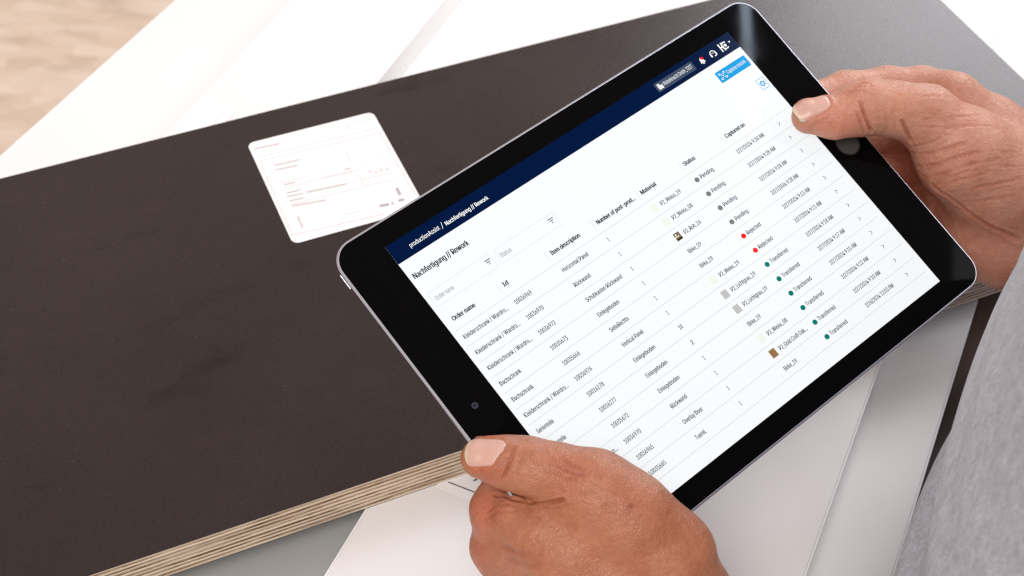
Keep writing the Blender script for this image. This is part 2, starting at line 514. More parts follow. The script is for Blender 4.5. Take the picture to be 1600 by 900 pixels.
def glyphs(body, offset=0.0):
    cu.body = body; cu.size = 1.0; cu.offset = offset
    dg = bpy.context.evaluated_depsgraph_get()
    me = bpy.data.meshes.new_from_object(to.evaluated_get(dg))
    v = np.array([p.co[:2] for p in me.vertices]); f = [tuple(p.vertices) for p in me.polygons]
    bpy.data.meshes.remove(me)
    return v, f
CAPH = glyphs('H')[0][:, 1].max()

face_font = cu.font
_cache = {}

def glyph(ch):                       # outline and advance of one character
    if ch not in _cache:
        wid = lambda t: float(np.ptp(glyphs(t)[0][:, 0]))
        adv = wid('H' + ch + 'H') - wid('HH')
        if ch == ' ': v, f = np.zeros((0, 2)), []
        else: v, f = glyphs(ch)
        if ch in 'Kk':               # these two fill cleanly only in the plain built-in face
            x0_, x1_, y1_ = v[:, 0].min(), v[:, 0].max(), v[:, 1].max()
            alt = bpy.data.curves.new('alt', 'FONT'); alt.resolution_u = 3; alt.body = ch
            ao = bpy.data.objects.new('alt', alt); C.objects.link(ao)
            me = bpy.data.meshes.new_from_object(ao.evaluated_get(bpy.context.evaluated_depsgraph_get()))
            v = np.array([p.co[:2] for p in me.vertices]); f = [tuple(p.vertices) for p in me.polygons]
            bpy.data.meshes.remove(me); bpy.data.objects.remove(ao)
            v[:, 0] = x0_ + (v[:, 0] - v[:, 0].min()) / np.ptp(v[:, 0]) * (x1_ - x0_)
            v[:, 1] = v[:, 1] / v[:, 1].max() * y1_
        _cache[ch] = (v, f, adv)
    return _cache[ch]

def text_geo(body, x0, yb, width, cap, weight=0.0):
    vs_, f, pen, n = [], [], 0.0, 0
    for ch in body:
        gv, gf, adv = glyph(ch)
        if len(gv): vs_.append(gv + np.array([pen, 0.0]))
        f += [tuple(i + n for i in q) for q in gf]
        n += len(gv); pen += adv
    v = np.concatenate(vs_)
    w = v[:, 0].max() - v[:, 0].min()
    sx = width / w
    x = x0 + (v[:, 0] - v[:, 0].min()) * sx
    y = yb - v[:, 1] * cap / CAPH
    return np.stack([x, y], 1), f

def lettering(name, items, mat, parent, z=Z3, weight=0.0, extra=()):
    V, F = [], []
    shifts = (0.0,) if weight == 0 else (-weight, weight) if weight < 0.05 else (-weight, 0.0, weight)
    for it in items:
        v, f = text_geo(*it)
        for k, dx_ in enumerate(shifts):     # heavier strokes: the outline laid down twice or thrice, a hair apart
            F += [tuple(i + len(V) for i in q) for q in f]
            V += [(*sp(p[0] + dx_, p[1]), (z + 0.004 * k) * mm) for p in v]
    for r in extra:
        F.append(tuple(range(len(V), len(V) + len(r)))); V += [(*sp(*p), z * mm) for p in r]
    o = mesh_obj(name, V, F, mat, parent)
    o['kind'] = 'stuff'
    return o

lettering('header_lettering', [('productionAssist', 8.9, 5.95, 15.2, 2.0)], G_pure, screen, weight=0.03)
lettering('header_lettering', [('Nachfertigung // Rework', 27.3, 6.15, 22.6, 1.85)], G_pure, screen, weight=0.07, extra=[[(25.0, 6.4), (25.25, 6.4), (26.3, 3.6), (26.05, 3.6)]])
lettering('title_lettering', [('Nachfertigung // Rework', 2.0, 18.0, 28.2, 2.55)], G_bold, screen, weight=0.11)
quad_mesh('input_field', frame4(2.2, 25.6, 34.3, 32.7, 0.22), Z2, G_faint, screen)
quad_mesh('input_field', frame4(36.8, 25.6, 68.9, 32.6, 0.22), Z2, G_faint, screen)
lettering('field_lettering', [('Order name', 3.7, 30.2, 9.2, 2.0), ('Status', 37.9, 30.2, 5.6, 2.0)], G_hint, screen)
for x in (31.9, 66.3):
    quad_mesh('filter_icon', [R4(x - 1.4, 27.5, x + 1.4, 27.85), R4(x - 0.9, 28.45, x + 0.9, 28.8), R4(x - 0.35, 29.4, x + 0.35, 29.75)], Z3, G_bold, screen)
heads = [('Order name', 4.1, 41.1, 11.4, 2.05), ('Id', 30.7, 41.0, 2.4, 2.05), ('Item description', 56.5, 41.2, 15.8, 2.05), ('Number of post-prod...', 82.4, 41.2, 21.6, 2.05),
         ('Material', 108.1, 41.1, 8.6, 2.05), ('Status', 133.7, 41.1, 6.6, 2.05), ('Captured on', 159.6, 41.1, 11.8, 2.05)]
lettering('heading_lettering', heads, G_bold, screen, weight=0.11)
for x in (28.4, 54.4, 80.2, 106.1, 131.8, 157.6, 183.3):
    quad_mesh('column_rule', [R4(x - 0.12, 37.8, x + 0.12, 42.8)], Z2, G_faint, screen)
W1, W2, LG, GO = G_cream, G_cream, G_lgrey, G_oak
KW = ('Kleiderschrank / Wardro...', 22.8); DS = ('Dachschrank', 10.6); SE = ('Serienteile', 8.4)
EB = ('Einlegeboden', 11.4)
rows = [
    (KW, '10036969', ('Horizontal Panel', 14.2), '1', ('P2_Weiss_19', 11.6, W1), 'Pending', '2/27/2024 9:28 AM'),
    (KW, '10036970', ('Rückwand', 8.6), '1', ('P2_Weiss_08', 11.7, W2), 'Pending', '2/27/2024 9:28 AM'),
    (KW, '10036972', ('Schubkasten Rückwand', 19.8), '1', ('P2_Roh_16', 9.6, G_raw), 'Pending', '2/27/2024 9:28 AM'),
    (DS, '10035673', EB, '1', ('Birke_19', 7.2, None), 'Pending', '2/27/2024 9:28 AM'),
    (DS, '10035666', ('SeiteRechts', 10.0), '1', ('Birke_19', 7.2, None), 'Rejected', '2/27/2024 9:13 AM'),
    (KW, '10036976', ('Vertical Panel', 11.6), '1', ('P2_Weiss_19', 11.6, W1), 'Rejected', '2/27/2024 9:11 AM'),
    (SE, '10016278', EB, '10', ('P2_Lichtgrau_19', 14.2, LG), 'Transferred', '2/27/2024 9:18 AM'),
    (SE, '10016277', EB, '2', ('P2_Lichtgrau_19', 14.2, LG), 'Transferred', '2/27/2024 9:17 AM'),
    (DS, '10035672', EB, '1', ('Birke_19', 7.2, None), 'Transferred', '2/27/2024 9:15 AM'),
    (KW, '10036970', ('Rückwand', 8.6), '1', ('P2_Weiss_08', 11.7, W2), 'Transferred', '2/27/2024 9:12 AM'),
    (KW, '10036965', ('Overlay Door', 10.6), '1', ('P2_Gold Craft Oak...', 16.6, GO), 'Transferred', '2/27/2024 9:10 AM'),
    (DS, '10035665', ('TuereL', 5.6), '1', ('Birke_19', 7.2, None), 'Transferred', '2/26/2024 12:03 PM')]
SWID = {'Pending': 7.6, 'Rejected': 8.2, 'Transferred': 10.4}
SCOL = {'Pending': G_grey, 'Rejected': G_red, 'Transferred': G_teal}
PITCH = 7.97
quad_mesh('row_rule', [R4(2.0, 44.85, 194.6, 45.07)], Z2, G_line, screen)
for i, (nm, idn, it, num, mat_, stt, date) in enumerate(rows):
    yb = 49.85 + PITCH * i
    quad_mesh('row_rule', [R4(2.0, 44.85 + PITCH * (i + 1), 194.6, 45.07 + PITCH * (i + 1))], Z2, G_line, screen)
    items = [(nm[0], 3.2, yb, nm[1], 2.0), (idn, 30.1, yb, 8.6, 2.0), (it[0], 55.8, yb, it[1], 2.0), (num, 81.4, yb, {'1': 0.5, '2': 1.05, '10': 1.75}[num], 2.0),
             (mat_[0], 112.3 if mat_[2] else 107.9, yb, mat_[1], 2.0), (stt, 136.2, yb, SWID[stt], 2.0), (date, 159.0, yb, 16.7 if 'AM' in date else 17.6, 2.0)]
    cy = yb - 1.0
    chev = [[(185.6, cy - 0.9), (186.55, cy), (186.2, cy), (185.25, cy - 0.9)], [(186.55, cy), (185.6, cy + 0.9), (185.25, cy + 0.9), (186.2, cy)]]
    lettering('row_lettering', items, G_text, screen, weight=0.045, extra=chev)
    dx, dy = sp(134.0, yb - 0.75)
    disc('status_dot', dx, dy, 1.2 * mm, Z3 * mm, SCOL[stt], screen, 24)
    if mat_[2]:
        s_ = quad_mesh('material_swatch', [R4(107.1, yb - 2.9, 110.3, yb + 0.9)], Z3, mat_[2], screen)
        if mat_[2] is G_raw:
            quad_mesh('swatch_pattern', [R4(107.3, yb - 0.1, 110.1, yb + 0.6), R4(108.8, yb - 2.9, 109.05, yb - 1.2)], Z3 + 0.03, G_rawd, screen)
            quad_mesh('swatch_pattern', [R4(107.1, yb - 1.25, 109.4, yb - 0.85), R4(107.9, yb - 2.4, 108.5, yb - 1.5)], Z3 + 0.03, G_cream, screen)
        if mat_[2] is G_oak:
            quad_mesh('swatch_pattern', [R4(107.1 + k, yb - 2.9, 107.25 + k, yb + 0.9) for k in (0.5, 1.1, 1.9, 2.6)], Z3 + 0.03, glow('screen_oak_grain', (0.22, 0.11, 0.04)), screen)
# header buttons
quad_mesh('tenant_box', [RR(147.8, 2.35, 171.2, 7.0, 0.5)], Z3, G_slate, screen)
lettering('tenant_lettering', [('Weberknecht GmbH_TEST', 152.3, 5.55, 17.8, 2.0)], G_pure, screen, Z3 + 0.04)
quad_mesh('tenant_icon', [R4(149.0, 3.2, 150.4, 6.1), R4(150.4, 4.2, 151.7, 6.1)], Z3 + 0.04, G_pure, screen)
quad_mesh('tenant_icon_windows', [R4(149.3 + 0.55 * i, 3.55 + 0.75 * j, 149.55 + 0.55 * i, 3.9 + 0.75 * j) for i in range(2) for j in range(3)] + [R4(150.8, 4.6 + 0.7 * j, 151.2, 4.9 + 0.7 * j) for j in range(2)], Z3 + 0.07, G_slate, screen)
bell = [(176.2 + x, 5.0 + y) for x, y in ((-1.5, 1.1), (-1.1, 0.5), (-1.0, -0.6), (-0.5, -1.4), (0, -1.6), (0.5, -1.4), (1.0, -0.6), (1.1, 0.5), (1.5, 1.1))]
quad_mesh('bell_icon', [bell[::-1], R4(175.7, 6.3, 176.7, 6.75)], Z3, G_pure, screen)
dx, dy = sp(176.75, 4.0); disc('bell_badge', dx, dy, 0.75 * mm, (Z3 + 0.04) * mm, G_red, screen, 20)

def arc(cx_, cy_, r, w, a0, a1, n=16):
    out = []
    for k in range(n):
        t0 = math.radians(a0 + (a1 - a0) * k / n); t1 = math.radians(a0 + (a1 - a0) * (k + 1) / n)
        P = lambda rr, t: (cx_ + rr * math.cos(t), cy_ - rr * math.sin(t))
        out.append([P(r, t0), P(r, t1), P(r - w, t1), P(r - w, t0)] if a1 < a0 else [P(r - w, t0), P(r, t0), P(r, t1), P(r - w, t1)])
    return out
quad_mesh('headset_icon', arc(183.2, 5.0, 1.75, 0.45, -30, 210) + [R4(181.4, 4.9, 182.2, 6.3), R4(184.2, 4.9, 185.0, 6.3), R4(183.2, 6.2, 184.4, 6.6), R4(182.7, 4.4, 183.0, 5.0), R4(183.5, 4.4, 183.8, 5.0)], Z3, G_pure, screen)
quad_mesh('logo_mark', [R4(187.9, 2.5, 188.6, 6.9), R4(188.6, 4.4, 189.6, 4.95), R4(189.6, 2.5, 190.2, 6.9)] + arc(191.2, 4.7, 2.0, 0.6, 50, 310) + arc(191.3, 4.7, 0.75, 0.74, 0, 360), Z3, G_pure, screen)
quad_mesh('menu_arrow', [[(194.2, 4.9), (194.9, 4.0), (193.5, 4.0)]], Z3, G_pure, screen)
quad_mesh('capture_button', [RR(176.7, 13.2, 195.5, 19.1, 0.5)], Z3, G_blue, screen)
lettering('button_lettering', [('Capture rework', 182.3, 16.85, 11.8, 2.0)], G_pure, screen, Z3 + 0.04)
qi = []
for sx in (-1, 1):
    for sy in (-1, 1):
        x, y = 179.7, 16.15
        qi += [R4(*sorted((x + sx * 1.7, x + sx * 0.9)), 0, 0)] if False else []
        xa, xb = sorted((x + sx * 0.8, x + sx * 1.8)); ya, yb_ = sorted((y + sy * 1.75, y + sy * 1.4)); qi.append(R4(xa, ya, xb, yb_))
        xa, xb = sorted((x + sx * 1.8, x + sx * 1.45)); ya, yb_ = sorted((y + sy * 1.4, y + sy * 0.75)); qi.append(R4(xa, ya, xb, yb_))
qi += [R4(178.7, 15.0, 179.3, 15.6), R4(180.1, 15.0, 180.7, 15.6), R4(179.4, 15.9, 180.0, 16.5), R4(178.7, 16.7, 179.2, 17.2), R4(180.2, 16.7, 180.7, 17.3)]
quad_mesh('scan_icon', qi, Z3 + 0.04, G_pure, screen)
quad_mesh('settings_button', frame4(191.1, 26.4, 195.6, 32.1, 0.22), Z3, G_blue, screen)
gearq = arc(193.35, 29.25, 1.15, 0.5, 0, 360, 20)
for k in range(6):
    t = math.radians(60 * k + 30)
    c_, s_ = math.cos(t), math.sin(t)
    P = lambda r, w: (193.35 + r * c_ - w * s_, 29.25 - (r * s_ + w * c_))
    gearq.append([P(1.0, -0.32), P(1.6, -0.25), P(1.6, 0.25), P(1.0, 0.32)])
quad_mesh('gear_icon', gearq, Z3, G_blue, screen)
bpy.data.objects.remove(to)

# ------------------------------------------------------------------ hands: distance-field surfaces
def smin(a_, b_, k):
    h = np.maximum(k - np.abs(a_ - b_), 0.0) / k
    return np.minimum(a_, b_) - h * h * k * 0.25

def cone_d(P, a_, b_, ra, rb):
    ba = (b_ - a_).astype(np.float32); pa = P - a_.astype(np.float32)
    t = np.clip((pa @ ba) / max(float(ba @ ba), 1e-12), 0, 1)
    q = pa - t[..., None] * ba
    return np.sqrt((q * q).sum(-1)) - (ra + (rb - ra) * t)

def surface_nets(F, o, h):
    s = F < 0
    cnt = np.zeros(tuple(n - 1 for n in F.shape), np.int8)
    cor = [(i, j, k) for i in (0, 1) for j in (0, 1) for k in (0, 1)]
    X, Y, Zn = cnt.shape
    for i, j, k in cor: cnt += s[i:X + i, j:Y + j, k:Zn + k]
    ids = np.argwhere((cnt > 0) & (cnt < 8))
    index = -np.ones(cnt.shape, np.int32); index[tuple(ids.T)] = np.arange(len(ids))
    pos = np.zeros((len(ids), 3)); num = np.zeros(len(ids))
    for ca in cor:
        for ax in range(3):
            if ca[ax]: continue
            cb = list(ca); cb[ax] = 1
            ia = ids + ca; ib = ids + cb
            fa = F[tuple(ia.T)]; fb = F[tuple(ib.T)]
            m = (fa < 0) != (fb < 0)
            t = np.where(m, fa / np.where(m, fa - fb, 1), 0)
            p = np.array(ca, float)[None] + (np.array(cb) - np.array(ca))[None] * t[:, None]
            pos += p * m[:, None]; num += m
    V = o + h * (ids + pos / num[:, None])
    Q = []
    for ax in range(3):
        sl0 = [slice(None)] * 3; sl1 = [slice(None)] * 3
        sl0[ax] = slice(0, -1); sl1[ax] = slice(1, None)
        ch_ = np.argwhere(s[tuple(sl0)] != s[tuple(sl1)])
        u_, w_ = (ax + 1) % 3, (ax + 2) % 3
        lim = np.array(cnt.shape)
        ok = (ch_[:, u_] > 0) & (ch_[:, w_] > 0) & (ch_[:, u_] < lim[u_]) & (ch_[:, w_] < lim[w_])
        ch_ = ch_[ok]
        def at(du, dw):
            q = ch_.copy(); q[:, u_] += du; q[:, w_] += dw
            return index[tuple(q.T)]
        q = np.stack([at(-1, -1), at(0, -1), at(0, 0), at(-1, 0)], 1)
        inside = s[tuple(ch_.T)]
        q[~inside] = q[~inside][:, ::-1]
        Q.append(q)
    Q = np.concatenate(Q); Q = Q[(Q >= 0).all(1)]
    return V, Q

def smooth_mesh(V, Q, it, lam=0.5):
    E_ = np.concatenate([Q[:, [0, 1]], Q[:, [1, 2]], Q[:, [2, 3]], Q[:, [3, 0]]])
    n = len(V); deg = np.bincount(E_[:, 0], minlength=n) + np.bincount(E_[:, 1], minlength=n)
    for k in range(it):
        S = np.zeros_like(V)
        for c_ in range(3):
            S[:, c_] = np.bincount(E_[:, 0], V[E_[:, 1], c_], n) + np.bincount(E_[:, 1], V[E_[:, 0], c_], n)
        V = V + (lam if k % 2 == 0 else -lam * 1.02) * (S / deg[:, None] - V)
    return V

def vnormals(V, Q):
    fn = np.cross(V[Q[:, 2]] - V[Q[:, 0]], V[Q[:, 3]] - V[Q[:, 1]])
    n = np.zeros_like(V)
    for k in range(4):
        for c_ in range(3): n[:, c_] += np.bincount(Q[:, k], fn[:, c_], len(V))
    return n / np.maximum(np.linalg.norm(n, axis=1), 1e-12)[:, None]

def build_sdf(chains, h=0.001, pad=0.012):
    """chains: list of (nodes [(point, radius m)], blend base point or None, kmin, kmax, reach)"""
    allp = np.array([p for ch_ in chains for p, r in ch_[0]]); allr = np.array([r for ch_ in chains for p, r in ch_[0]])
    lo = (allp - allr[:, None]).min(0) - pad; hi = (allp + allr[:, None]).max(0) + pad
    shp = np.ceil((hi - lo) / h).astype(int) + 1
    F = np.full(shp, 0.03, np.float32)
    for nodes, base, kmin, kmax, reach in chains:
        pts_ = np.array([p for p, r in nodes]); rs = np.array([r for p, r in nodes])
        m = 0.016
        i0 = np.maximum(((pts_ - rs[:, None]).min(0) - m - lo) / h, 0).astype(int)
        i1 = np.minimum(np.ceil(((pts_ + rs[:, None]).max(0) + m - lo) / h).astype(int) + 1, shp)
        ax = [(lo[k] + h * np.arange(i0[k], i1[k])).astype(np.float32) for k in range(3)]
        G = np.stack(np.meshgrid(*ax, indexing='ij'), -1)
        D = None
        for (pa, ra), (pb, rb) in zip(nodes[:-1], nodes[1:]):
            d = cone_d(G, pa, pb, ra, rb)
            D = d if D is None else smin(D, d, np.float32(0.004))
        sub = tuple(slice(i0[k], i1[k]) for k in range(3))
        if base is None: k_ = np.float32(kmax)
        else:
            dist = np.sqrt(((G - np.asarray(base, np.float32)) ** 2).sum(-1))
            w = np.clip(1 - dist / reach, 0, 1); w = w * w * (3 - 2 * w)
            k_ = (kmin + (kmax - kmin) * w).astype(np.float32)
        F[sub] = smin(F[sub], D, k_)
    return F, lo, h

def polyline_dist(V, pts_):
    best = np.full(len(V), 1e9)
    for a_, b_ in zip(pts_[:-1], pts_[1:]):
        ba = b_ - a_; pa = V - a_
        t = np.clip(pa @ ba / max(ba @ ba, 1e-12), 0, 1)
        best = np.minimum(best, np.linalg.norm(pa - t[:, None] * ba, axis=1))
    return best

def add_color(me, name, col):
    at_ = me.color_attributes.new(name, 'FLOAT_COLOR', 'POINT')
    rgba = np.ones((len(me.vertices), 4), np.float32); rgba[:, :3] = col
    at_.data.foreach_set('color', rgba.ravel())

# skin
M_skin, nt, b = new_mat('skin')
v = coords(nt)
at_ = N(nt, 'ShaderNodeVertexColor', layer_name='tint')
n1 = noise(nt, v, 70, 4, 0.6); n2 = noise(nt, v, 320, 3, 0.6)
c1 = ramp(nt, n1, [(0.3, (0.42, 0.165, 0.095)), (0.5, (0.47, 0.200, 0.125)), (0.72, (0.50, 0.235, 0.155))])
mx = N(nt, 'ShaderNodeMix', data_type='RGBA', blend_type='MULTIPLY'); mx.inputs[0].default_value = 1
nt.links.new(c1, mx.inputs[6]); nt.links.new(at_.outputs[0], mx.inputs[7])
mx2 = N(nt, 'ShaderNodeMix', data_type='RGBA', blend_type='MULTIPLY'); mx2.inputs[0].default_value = 1
nt.links.new(mx.outputs[2], mx2.inputs[6]); nt.links.new(ramp(nt, n2, [(0.3, (0.9, 0.86, 0.85)), (0.65, (1.04, 1.04, 1.04))]), mx2.inputs[7])
nt.links.new(mx2.outputs[2], b.inputs['Base Color'])
b.inputs['Roughness'].default_value = 0.41
b.inputs['Specular IOR Level'].default_value = 0.45
b.inputs['Subsurface Weight'].default_value = 0.25
b.inputs['Subsurface Radius'].default_value = (1.0, 0.35, 0.2)
b.inputs['Subsurface Scale'].default_value = 0.0016
vo = N(nt, 'ShaderNodeTexVoronoi', Scale=850.0, feature='DISTANCE_TO_EDGE')
wv = noise(nt, v, 500, 3)
nt.links.new(v, vo.inputs['Vector'])
ad = N(nt, 'ShaderNodeMath', operation='ADD'); 
mu = N(nt, 'ShaderNodeMath', operation='MULTIPLY'); mu.inputs[1].default_value = 0.9
mn = N(nt, 'ShaderNodeMath', operation='MINIMUM'); mn.inputs[1].default_value = 0.25
nt.links.new(vo.outputs['Distance'], mn.inputs[0])
nt.links.new(mn.outputs[0], mu.inputs[0]); nt.links.new(mu.outputs[0], ad.inputs[0]); nt.links.new(wv, ad.inputs[1])
bump(nt, b, ad.outputs[0], 0.0004, 1.0)

M_nail, nt, b = new_mat('thumbnail')
at_ = N(nt, 'ShaderNodeVertexColor', layer_name='tint')
nt.links.new(at_.outputs[0], b.inputs['Base Color'])
b.inputs['Roughness'].default_value = 0.32
b.inputs['Subsurface Weight'].default_value = 0.2
b.inputs['Subsurface Radius'].default_value = (1, 0.5, 0.4); b.inputs['Subsurface Scale'].default_value = 0.0015
bump(nt, b, noise(nt, coords(nt), 260, 2), 0.00008)

def make_hand(chains, creases, nail, wrinkles, tints, person, label, tone):
    F, lo, h = build_sdf(chains, 0.00066)
    V, Q = surface_nets(F, lo, h)
    V = smooth_mesh(V, Q, 8)
    Nn = vnormals(V, Q)
    bvh = BVHTree.FromPolygons([tuple(p) for p in V.tolist()], Q.tolist())
    disp = np.zeros(len(V)); tint = np.ones((len(V), 3)) * np.array(tone)

    def hit(u, v_):
        d = ray(u, v_)
        loc = bvh.ray_cast(Vector(CAM), Vector(d).normalized())[0]
        return None if loc is None else np.array(loc)
    for pts_, depth, width in creases:
        P3 = [hit(*p) for p in pts_]; P3 = [p for p in P3 if p is not None]
        if len(P3) < 2: continue
        near = np.ones(len(V), bool)
        d = polyline_dist(V, P3)
        L = np.array(P3); end = np.minimum(np.linalg.norm(V - L[0], axis=1), np.linalg.norm(V - L[-1], axis=1))
        fade = np.clip(end / (width * 3 * mm) + 0.35, 0, 1)
        g_ = np.exp(-(d / (width * mm)) ** 2)
        depth = depth * 1.7; width = max(width * 0.72, 0.5)
        disp -= depth * mm * g_ * fade
        disp += depth * mm * 0.35 * np.exp(-((d - 2.0 * width * mm) / (1.2 * width * mm)) ** 2) * fade
        tint *= 1 - (np.array([0.16, 0.30, 0.32]) * min(1, depth / 0.45))[None] * (g_ * fade)[:, None]
    for pt, axis, span, amp, period in wrinkles:
        c_ = hit(*pt)
        if c_ is None: continue
        ax = axis / np.linalg.norm(axis)
        rel = V - c_; x = rel @ ax
        m = np.exp(-(x / (span * mm)) ** 2) * np.exp(-((np.linalg.norm(rel - x[:, None] * ax, axis=1)) / (9 * mm)) ** 2)
        wob = np.sin(V[:, 0] * 900 + V[:, 2] * 700) * 0.7 + np.sin(V[:, 1] * 1300 - V[:, 2] * 500) * 0.5
        disp += m * amp * mm * np.sin(x / (period * mm) * 2 * math.pi + wob)
    for pt, rad, col in tints:
        c_ = hit(*pt)
        if c_ is None: continue
        m = np.exp(-(np.linalg.norm(V - c_, axis=1) / (rad * mm)) ** 2)
        tint *= 1 + (np.array(col) - 1)[None] * m[:, None]
    # nail seat
    npx, ldir, hl, hwid, tipshift = nail
    c_ = hit(*npx)
    i = np.argmin(np.linalg.norm(V - c_, axis=1)); nn = Nn[np.linalg.norm(V - V[i], axis=1) < 0.004].mean(0); nn /= np.linalg.norm(nn)
    ld = ldir - nn * (ldir @ nn); ld /= np.linalg.norm(ld); wd = np.cross(nn, ld)
    nu, nvv = 40, 30
    NV, idx, NC = [], {}, []

    def nail_w(uu):
        uu = np.asarray(uu, float)
        back = np.sqrt(np.clip(1 - np.clip((-uu - 0.45) / 0.56, 0, 1) ** 2.6, 0, 1))
        tip = 1 - 0.30 * np.clip((uu - 0.62) / 0.38, 0, 1) ** 2
        return hwid * (0.93 + 0.07 * uu) * back * tip
    for iu in range(nu + 1):
        for iv in range(nvv + 1):
            uu = -1 + 2 * iu / nu; vv_ = -1 + 2 * iv / nvv
            wid = float(nail_w(uu))
            lon = hl * uu - hl * 0.16 * vv_ * vv_ * max(uu, 0) + tipshift * hl * vv_ * max(-uu, 0)
            p0 = c_ + ld * (lon * mm) + wd * (vv_ * wid * mm) + nn * 0.008
            loc = bvh.ray_cast(Vector(p0), Vector(-nn), 0.03)[0]
            base_ = p0 - nn * 0.008
            dep = -0.02 if loc is None else (np.array(loc) - base_) @ nn
            floor_ = -(vv_ * wid * mm) ** 2 / (2 * 0.0066) - 0.0014 * max(uu, 0) ** 2 - 0.0002
            edge = max(abs(vv_), -uu)
            sink = min(max((edge - 0.80) / 0.20, 0), 1)
            q = base_ + nn * (max(dep, floor_) + 0.00038 - 0.0011 * sink ** 2)
            idx[iu, iv] = len(NV); NV.append(q)
            fe = np.clip((uu - 0.80 + 0.10 * vv_ * vv_ + 0.03 * math.sin(vv_ * 7)) / 0.08, 0, 1); lun = np.clip((-uu - 0.6) / 0.25, 0, 1)
            colr = np.array([0.60, 0.355, 0.285]) * (1 - fe) + np.array([0.62, 0.52, 0.38]) * fe
            colr = colr * (1 - 0.5 * lun) + np.array([0.64, 0.44, 0.38]) * 0.5 * lun
            NC.append(colr)
    NV = np.array(NV); NF = [(idx[i_, j_], idx[i_ + 1, j_], idx[i_ + 1, j_ + 1], idx[i_, j_ + 1]) for i_ in range(nu) for j_ in range(nvv)]
    # groove and raised fold round the nail on three sides
    side = [NV[idx[i_, 0]] for i_ in range(nu - 8, -1, -1)] + [NV[idx[0, j_]] for j_ in range(nvv + 1)] + [NV[idx[i_, nvv]] for i_ in range(0, nu - 7)]
    d = polyline_dist(V, side)
    rel = V - c_; xl = rel @ ld; xw = rel @ wd; zn = rel @ nn
    un = xl / (hl * mm); vn = xw / (np.maximum(nail_w(np.clip(un, -1, 1)), 0.5) * mm)
    un = (xl / mm - tipshift * hl * vn * np.clip(-un, 0, 1)) / hl
    inside_ = np.clip((1.0 - np.maximum(np.abs(un), np.abs(vn))) / 0.12, 0, 1) * (zn > -0.007)
    disp += (inside_ == 0) * (zn > -0.009) * (un < 0.75) * 0.0006 * np.exp(-((d - 0.0011) / 0.0009) ** 2)
    tint *= 1 - np.array([0.05, 0.14, 0.15])[None] * np.exp(-(d / 0.0008) ** 2)[:, None]
    V2 = V + Nn * disp[:, None]
    # keep skin below the tablet glass where it rests on it
    o = mesh_obj('hand', V2, Q, M_skin, None, True)
    add_color(o.data, 'tint', np.clip(tint, 0, 2))
    to_local(o, person)
    o['label'] = label
    nb = mesh_obj('thumbnail', NV, NF, M_nail, None, True)
    if np.dot(np.cross(NV[idx[1, 0]] - NV[idx[0, 0]], NV[idx[0, 1]] - NV[idx[0, 0]]), nn) < 0: nb.data.flip_normals()
    add_color(nb.data, 'tint', np.array(NC))
    sm = nb.modifiers.new('thick', 'SOLIDIFY'); sm.thickness = 0.0006; sm.offset = -1
    nb.parent = o
    return o

person = empty('person', (0.36, 0.27, 0.0), 'person in a light grey sweatshirt and blue jeans holding a tablet in both hands', 'person')

def n_(u, v, h, r):
    return (tp(u, v, h), r * mm)

# left hand: thumb on the glass, fingers curled under the lower left corner
LB = tp(950, 780, 14)
left = [
    ([n_(1046, 868, 6, 18), n_(1052, 960, -12, 26), n_(1030, 1120, -30, 30)], None, 0, 0.012, 0),                  # thumb base to wrist
    ([n_(930, 905, -20, 16), n_(1000, 990, -26, 22), n_(1030, 1120, -34, 30)], None, 0, 0.014, 0),
    ([n_(880, 985, -38, 14), n_(960, 1030, -40, 20), n_(1030, 1120, -38, 28)], None, 0, 0.012, 0),
    ([n_(955, 800, 10, 15), n_(905, 850, -4, 15), n_(870, 905, -20, 14)], None, 0, 0.014, 0),                      # web
    ([n_(806, 806, -7, 9.6), n_(845, 838, -3, 11.5), n_(885, 872, -3, 14), n_(935, 900, -6, 18)], None, 0, 0.014, 0),          # flesh round the tablet's corner
    ([n_(752, 716, 7.6, 7.9), n_(790, 722, 9.4, 9.6), n_(825, 728, 10.8, 10.6), n_(872, 741, 13, 11.4), n_(925, 762, 14.5, 14.6), n_(985, 808, 14, 16), n_(1046, 868, 6, 18)], LB, 0.0012, 0.016, 0.045),
    ([n_(862, 915, -22, 14), n_(815, 850, -19, 11.2), n_(777, 797, -18, 10.3), n_(800, 748, -17.5, 9.2), n_(862, 705, -16.6, 8.4), n_(900, 680, -15.6, 7.6)], tp(860, 910, -22), 0.003, 0.016, 0.045),
    ([n_(860, 985, -40, 13.5), n_(812, 915, -36, 11.2), n_(777, 855, -33, 10.4), n_(800, 790, -26, 9.4), n_(880, 735, -17.4, 8.6), n_(920, 712, -16, 8)], tp(860, 960, -38), 0.010, 0.014, 0.05),
    ([n_(880, 1040, -54, 13), n_(830, 975, -50, 10.8), n_(796, 920, -47, 10), n_(830, 850, -34, 9), n_(905, 790, -18, 8.4), n_(940, 765, -16, 7.8)], tp(870, 1020, -52), 0.003, 0.014, 0.045),
    ([n_(910, 1085, -66, 12), n_(865, 1030, -62, 9.6), n_(838, 985, -58, 8.6), n_(870, 905, -40, 7.8), n_(930, 855, -18, 7.2), n_(960, 830, -15, 6.8)], tp(900, 1070, -64), 0.003, 0.014, 0.045),
]
lthumb = tp(752, 716, 8) - tp(850, 734, 12)
